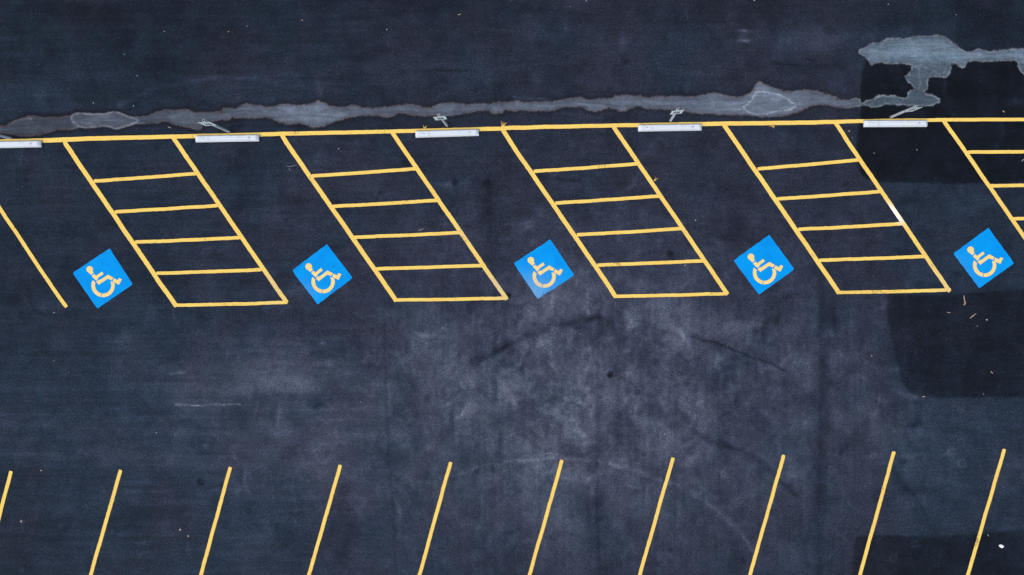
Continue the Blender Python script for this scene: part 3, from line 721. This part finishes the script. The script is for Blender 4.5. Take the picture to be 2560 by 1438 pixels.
def rrect(w,h,r,n=5):
    out = []
    for cx,cy,a0 in ((w/2-r,h/2-r,0),(-w/2+r,h/2-r,90),(-w/2+r,-h/2+r,180),(w/2-r,-h/2+r,270)):
        out += arc(cx,cy,r,a0,a0+90,n)
    return out
def slab(pts, y0, y1, name):     # outline in x,z ; thickness along y (front = y0)
    bm = bmesh.new()
    a = [bm.verts.new((x,y0,z)) for x,z in pts]; b = [bm.verts.new((x,y1,z)) for x,z in pts]
    bm.faces.new(a); bm.faces.new(list(reversed(b))); n=len(pts)
    for k in range(n): bm.faces.new((a[k],b[k],b[(k+1)%n],a[(k+1)%n]))
    bmesh.ops.recalc_face_normals(bm, faces=bm.faces[:])
    me = bpy.data.meshes.new(name); bm.to_mesh(me); bm.free(); return me
PW, PH = .305, .457
def frame_mesh():
    bm = bmesh.new(); y = -.0035
    o_ = rrect(PW-.016,PH-.016,.02); i_ = rrect(PW-.028,PH-.028,.016)
    a = [bm.verts.new((x,y,z)) for x,z in o_]; b = [bm.verts.new((x,y,z)) for x,z in i_]
    n = len(a)
    for k in range(n): bm.faces.new((a[k],a[(k+1)%n],b[(k+1)%n],b[k]))
    bmesh.ops.recalc_face_normals(bm, faces=bm.faces[:])
    me = bpy.data.meshes.new('border'); bm.to_mesh(me); bm.free()
    return me
def legend_mesh():               # worn lettering, unreadable from above: short upright strokes in two rows
    bm = bmesh.new(); rs = random.Random(3)
    for z,n,w in ((.165,8,.225),(.105,7,.20)):
        for k in range(n):
            x = -w/2+w*(k+.5)/n; hw = w/n*.36; hh = .024
            y = -.0036
            for (ax,az,bx,bz) in ((-hw,-hh,-hw+.007,hh),(hw-.007,-hh,hw,hh),(-hw+.007,hh-.008,hw-.007,hh)) if k%2 else ((-hw,-hh,-hw+.007,hh),(-hw+.007,-hh,hw,-hh+.008),(-hw+.007,-.004,hw*.7,.004)):
                vs = [bm.verts.new((x+px_,y,z+pz_)) for px_,pz_ in ((ax,az),(bx,az),(bx,bz),(ax,bz))]
                bm.faces.new(vs)
    me = bpy.data.meshes.new('legend'); bm.to_mesh(me); bm.free(); return me
def chair_mesh(nm='wheelchair_symbol'):
    bm = bmesh.new()
    for _,pl in PIECES:
        # upright figure: rotate the floor symbol back by 33 degrees
        c,s = math.cos(math.radians(33)), math.sin(math.radians(33))
        pts = []
        for x,y in pl:
            X_,Y_ = (x-745)/1000, (y-800)/1000
            pts.append((X_*c+Y_*(s), -(-X_*s+Y_*c)))
        vs = [bm.verts.new((a*.13-.004, -.0062, b_*.13-.055)) for a,b_ in pts]
        f = bm.faces.new(vs)
    bmesh.ops.triangulate(bm, faces=bm.faces[:], ngon_method='EAR_CLIP')
    me = bpy.data.meshes.new(nm); bm.to_mesh(me); bm.free(); return me
post_me = post_mesh(); plate_me = slab(rrect(PW,PH,.018), -.0025, 0, 'plate'); back_me = None
fr_me = frame_mesh(); lg_me = legend_mesh(); ch_me = chair_mesh()
sq_me = slab(rrect(.165,.165,.01), -.0055, -.003, 'blue_panel')
def bolt_mesh():
    bm = bmesh.new(); bmesh.ops.create_cone(bm, cap_ends=True, segments=6, radius1=.009, radius2=.008, depth=.008)
    bmesh.ops.rotate(bm, verts=bm.verts[:], matrix=Matrix.Rotation(math.pi/2,3,'X'))
    me = bpy.data.meshes.new('bolt'); bm.to_mesh(me); bm.free(); return me
bo_me = bolt_mesh()
SIGNS = [((28.5,347.8),(-82,319),3.5),((573.5,331.5),(508.5,301.8),3.0),((1118,316.2),(1096.8,287.6),5.4),((1676.3,303.8),(1694.8,272.2),4.4),((2227.5,294.2),(2292.2,265.3),5.0)]
SGL = ['foot of a slim steel sign post at the far left photo edge',
 'small parking sign seen long and leaning left, with dark blue panel',
 'small parking sign on a pale post with brownish foot, left of photo centre',
 'small parking sign leaning slightly right, above the second wheel stop from the right',
 'two-plate parking sign seen almost edge-on over the dark patch, leaning right']
proto = None
def kids(o_): return [c for c in bpy.data.objects if c.parent == o_]
def copy_tree(o_, par=None):
    c = o_.copy(); COL.objects.link(c); c.parent = par
    for k in kids(o_): copy_tree(k, c)
    return c
for i,(b0,t0,rz) in enumerate(SIGNS):
    B3 = P(b0[0], b0[1]-1.6)
    k = (H-HS)/H
    T3 = Vector(((t0[0]-1280)*S*k, (719-t0[1])*S*k, HS))
    ax = (T3-B3).normalized()
    if proto is None:
        proto = r = empty('parking_sign')
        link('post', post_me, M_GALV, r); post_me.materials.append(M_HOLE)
        pl = link('plate', plate_me, M_PLATE, r); pl.location = (0,-.038,HS-PH/2-.006)
        link('border', fr_me, M_GREEN, pl); link('lettering', lg_me, M_GREEN, pl)
        link('blue_panel', sq_me, M_NAVY, pl).location = (0,0,-.055)
        link('wheelchair_symbol', ch_me, M_PLATE, pl).location = (0,0,0)
        for j,z in enumerate((.2,-.2)):
            link('bolt', bo_me, M_BOLT if j==0 else None, pl).location = (0,-.006,z)
    else:
        r = copy_tree(proto)
    q = Vector((0,0,1)).rotation_difference(ax).to_matrix().to_4x4()
    r.matrix_world = Matrix.Translation(B3) @ q @ Matrix.Rotation(math.radians(rz),4,'Z')
    if i == 4:      # this one carries a second, shallower plate under the first
        p2 = link('lower_plate', slab(rrect(PW,.165,.015), -.0025, 0, 'lower_plate'), M_PLATE, r); p2.location = (0,-.038,HS-PH-.006-.0875)
        for rw in (.03,-.03):
            bar = bmesh.new()
            for k in range(8):
                x = -.105+.03*k
                bar.faces.new([bar.verts.new((x+a_,-.0036,rw+b_)) for a_,b_ in ((0,-.018),(.018,-.018),(.018,.018-.01*(k%2)),(0,.018))])
            lm = bpy.data.meshes.new('lettering'); bar.to_mesh(lm); bar.free()
            link('lettering', lm, M_NAVY, p2)
    tag(r, SGL[i], 'sign', 'small parking signs on steel posts')

# ---------------------------------------------------------------- weeds and litter
def blade(bm, p0, d, L, w, lift, bend):
    n = 5; rows = []
    side = Vector((-d.y,d.x,0)).normalized()
    for i in range(n+1):
        t = i/n
        c = p0 + d*L*t + side*bend*t*t + Vector((0,0, lift*math.sin(t*2.4)+.002))
        ww = w*(1-t*.8)*.5
        rows.append([bm.verts.new(c+side*ww), bm.verts.new(c+Vector((0,0,ww*.8))), bm.verts.new(c-side*ww), bm.verts.new(c-Vector((0,0,ww*.4)))])
    for a,b in zip(rows[:-1],rows[1:]):
        for k in range(4): bm.faces.new((a[k],a[(k+1)%4],b[(k+1)%4],b[k]))
    bm.faces.new(rows[0][::-1]); bm.faces.new(rows[-1])
def weed(px,py,size,n,a0,a1,m,label,seed):
    rs = random.Random(seed); bm = bmesh.new()
    for k in range(n):
        a = math.radians(rs.uniform(a0,a1)); d = Vector((math.cos(a),math.sin(a),0))
        blade(bm, Vector((rs.uniform(-.02,.02),rs.uniform(-.012,.012),.012)), d, size*rs.uniform(.5,1.1), rs.uniform(.010,.02), rs.uniform(.01,.05), rs.uniform(-.04,.04))
    bmesh.ops.recalc_face_normals(bm, faces=bm.faces[:])
    me = bpy.data.meshes.new('weed'); bm.to_mesh(me); bm.free()
    o_ = link('weed_tuft', me, m); o_.location = P(px,py)
    tag(o_, label, 'weed')
weed(1062,321,.085,9,20,150,M_PSTRAW,'small straw-coloured weed sprig by the upper left of the middle wheel stop',1)
weed(1256,317,.16,12,20,120,M_PSTRAW,'yellowed weed tuft on the long line, right of the middle wheel stop',2)
weed(1929,313,.10,9,200,330,M_PSTRAW,'yellow-painted weed tuft under the long line, left of the far right wheel stop',3)
weed(1636,452,.10,6,30,100,M_PSTRAW,'tiny yellowish weed on the right side line of the third aisle',4)
weed(2411,760,.07,6,0,360,M_STRAW,'frayed clump of straw at the foot of the longest straw piece below the last emblem',5)

def stick(name, pts, r0, m, label, cat='twig'):
    bm = bmesh.new(); Q = [P(x,y,.008) for x,y in pts]; rows=[]; n=len(Q); c0 = Q[0].copy(); c0.z = 0
    for i,q in enumerate(Q):
        d = (Q[min(i+1,n-1)]-Q[max(i-1,0)]).normalized(); s = Vector((-d.y,d.x,0)); r_ = r0*(1-.5*abs(2*i/(n-1)-1))
        rows.append([bm.verts.new(q-c0+s*r_*math.cos(k*math.pi/3)+Vector((0,0,r_*math.sin(k*math.pi/3)))) for k in range(6)])
    for a,b in zip(rows[:-1],rows[1:]):
        for k in range(6): bm.faces.new((a[k],a[(k+1)%6],b[(k+1)%6],b[k]))
    bm.faces.new(rows[0][::-1]); bm.faces.new(rows[-1]); bmesh.ops.recalc_face_normals(bm, faces=bm.faces[:])
    me = bpy.data.meshes.new(name); bm.to_mesh(me); bm.free()
    o_ = link(name, me, m); o_.location = c0; tag(o_, label, cat)
stick('straw', [(2409.5,738.5),(2410,746),(2411.5,754),(2412.5,762)], .011, M_STRAW, 'tan upright-lying piece of straw below the last blue emblem')
stick('straw', [(2424.5,796),(2431,790.5),(2440,784)], .012, M_STRAW, 'tan slanting piece of straw in the dark patch, right of a clump of straw')
stick('straw', [(2476.5,928),(2478.5,931),(2481.5,934)], .009, M_STRAW, 'short brown straw in the lower right of the large dark patch')
stick('straw', [(2458,983),(2458.6,986),(2459.4,988)], .006, M_DTWIG, 'tiny grey straw near the bottom edge of the large dark patch')
stick('straw', [(2506,277),(2508.5,279),(2511,281)], .010, M_STRAW, 'short pale straw above the long yellow line at upper right')
stick('straw', [(2554,404),(2557,400),(2563,396)], .013, M_DTWIG, 'pale straw at the right photo edge between two aisle crossbars')
stick('twig', [(716,415),(722,416.5),(730,416),(737,413.5),(742,412)], .006, M_DTWIG, 'thin curved grey twig touching the left side line of the second aisle')
stick('twig', [(722,421),(724.5,424),(727.5,427)], .006, M_DTWIG, 'very short grey twig just under the thin curved one')
stick('twig', [(1046,576),(1052,575),(1057,573),(1058,571)], .007, M_STRAW, 'small orange-brown twig above the third crossbar of the second aisle')
stick('twig', [(1464,0),(1466,3),(1467.5,6)], .007, M_DTWIG, 'pale twig at the top edge of the photo near its middle')
stick('twig', [(1144,37.5),(1148,37),(1152,34.5)], .007, M_STRAW, 'short brownish twig near the top edge, right of centre-left')
stick('twig', [(2305,992.5),(2309,992),(2312,990.5)], .012, M_STRAW, 'orange-brown chip at the lower left corner of the large dark patch')
stick('twig', [(2366.5,780.5),(2372,781.5),(2376,781.8)], .007, M_STRAW, 'faint brown twig left of the slanting straw in the dark patch')
stick('twig', [(420,318),(424,318.6),(428,320.5)], .009, M_STRAW, 'small rusty-brown twig below the dried puddle stain, left of the second sign')
stick('twig', [(2468,1336),(2470,1338),(2471.5,1341)], .008, M_PEB, 'small pale splinter left of the white litter at lower right')

def pebble(px,py,r,m,label,name='pebble',cat='pebble',flat=.6,seed=0,ex=1.0,rot=0):
    bm = bmesh.new(); bmesh.ops.create_icosphere(bm, subdivisions=2, radius=r)
    for v in bm.verts:
        k = 1+.35*mnoise.noise(v.co/r*1.3+Vector((seed*5.1,0,0)))
        v.co = Vector((v.co.x*k*ex, v.co.y*k, v.co.z*k*flat))
    bmesh.ops.rotate(bm, verts=bm.verts[:], matrix=Matrix.Rotation(math.radians(rot),3,'Z'))
    me = bpy.data.meshes.new(name); bm.to_mesh(me); bm.free()
    o_ = link(name, me, m); o_.location = P(px,py,r*flat*.8); tag(o_, label, cat)
pebble(2502.5,1365,.046,M_PAPER,'bright white crumpled litter on the dark patch at lower right','crumpled_litter','litter',.5,1,1.5,-25)
PEB = [(2466.5,799.6,.018,M_PEB,'bright white pebble right of the slanting straw in the large dark patch'),
 (846.6,372,.014,M_PEB,'white pebble between the long line and the first crossbar of the second aisle'),
 (1107,820,.014,M_PEB,'white pebble on bare asphalt below the second aisle end bar'),
 (2179,890,.014,M_TPEB,'yellowish pebble on grey asphalt left of the large dark patch'),
 (103,1176,.016,M_PEB,'white pebble between the two leftmost bottom stall lines'),
 (451,1324,.026,M_TPEB,'upper of two pale chips left of the third bottom stall line'),
 (471,1340,.022,M_TPEB,'lower of two pale chips left of the third bottom stall line'),
 (54,1303,.026,M_TPEB,'dull pinkish chip between the two leftmost bottom stall lines, lower half'),
 (1738.4,551,.016,M_PEB,'white pebble right of the third aisle, beside its third crossbar'),
 (2122.6,328,.018,M_TPEB,'tan pebble right of the fourth aisle start, under the long line'),
 (233.5,257.5,.014,M_PEB,'white pebble above the dried puddle stain at far left'),
 (343,189.5,.013,M_PEB,'white pebble on the upper lane at left'),
 (334,265,.014,M_CYAN,'teal speck of litter just above the dried puddle at left'),
 (311,136,.012,M_CYAN,'small teal speck of litter on the upper lane at left'),
 (1206.5,677.5,.011,M_CYAN,'teal speck beside the fourth crossbar of the second aisle'),
 (967,74,.014,M_PEB,'white pebble on the upper lane left of centre'),
 (755.5,51,.015,M_TPEB,'orange-tan pebble on the upper lane left of centre'),
 (1885.5,1,.018,M_PEB,'white pebble at the top edge of the photo, right of centre'),
 (571.5,79.5,.014,M_TPEB,'pale chip on the upper lane above the second sign'),
 (411,79,.013,M_TPEB,'pale chip on the upper lane at left, nearer the top edge'),
 (2292,375,.013,M_PEB,'grey-white pebble on the dark patch below the rightmost wheel stop'),
 (2185,383,.012,M_PEB,'tiny white pebble right of the fourth aisle on the dark patch'),
 (1660.7,1085.5,.013,M_PEB,'white pebble above the fourth bottom stall line from the right'),
 (391,1082,.012,M_PEB,'white pebble on open asphalt above the bottom stall row at left'),
 (135,782,.013,M_PEB,'white pebble below the end of the far left stall line'),
 (1712.5,663.5,.012,M_PEB,'tiny white pebble below the fourth crossbar of the third aisle'),
 (901.5,1005,.010,M_PEB,'tiny white pebble on open asphalt left of centre'),
 (2443,815.5,.011,M_PEB,'tiny pale pebble below left of the bright white one in the dark patch'),
 (2130.5,344.5,.009,M_PEB,'tiny white pebble below the tan one, right of the fourth aisle'),
 (617.8,65.5,.010,M_PEB,'tiny white pebble on the upper lane right of a pale chip'),
 (2220.5,11,.012,M_PEB,'tiny white pebble at the top edge, right part of the photo'),
 (2390.5,37,.011,M_PEB,'tiny pale pebble at upper right, on the brownish dark patch')]
for i,(x,y,r_,m_,lb) in enumerate(PEB): pebble(x,y,r_,m_,lb,seed=i+3,ex=1.2,rot=i*37)

# ---------------------------------------------------------------- camera, light
cam = bpy.data.cameras.new('camera'); co = bpy.data.objects.new('camera', cam); COL.objects.link(co)
cam.sensor_fit = 'HORIZONTAL'; cam.sensor_width = 36; cam.lens = 36*H/(2560*S)
cam.clip_end = 2000; cam.clip_start = .1
co.location = (0,0,H); co.rotation_euler = (0,0,0)
scn.camera = co

SUN_EL, SUN_AZ = 55, 228     # degrees; azimuth clockwise from the photo's up direction
w = bpy.data.worlds.new('World'); scn.world = w; w.use_nodes = True
nt = w.node_tree; bg = nt.nodes['Background']
sky = nt.nodes.new('ShaderNodeTexSky'); sky.sky_type = 'NISHITA'; sky.sun_disc = False
sky.sun_elevation = math.radians(SUN_EL); sky.sun_rotation = math.radians(SUN_AZ)
sky.dust_density = 3.0; sky.air_density = 1.0
nt.links.new(sky.outputs[0], bg.inputs[0]); bg.inputs[1].default_value = .12
sd_ = bpy.data.lights.new('sun','SUN'); sd_.energy = 1.2; sd_.angle = math.radians(40); sd_.color = (1,.96,.9)
so = bpy.data.objects.new('sun', sd_); COL.objects.link(so)
el, az = math.radians(SUN_EL), math.radians(SUN_AZ)
dirv = Vector((math.sin(az)*math.cos(el), math.cos(az)*math.cos(el), math.sin(el)))
so.rotation_euler = dirv.to_track_quat('Z','Y').to_euler(); so.location = (0,0,30)

vs = scn.view_settings; scn.display_settings.display_device = 'sRGB'
vs.view_transform = 'Standard'; vs.look = 'None'; vs.exposure = 0.6; vs.gamma = 1
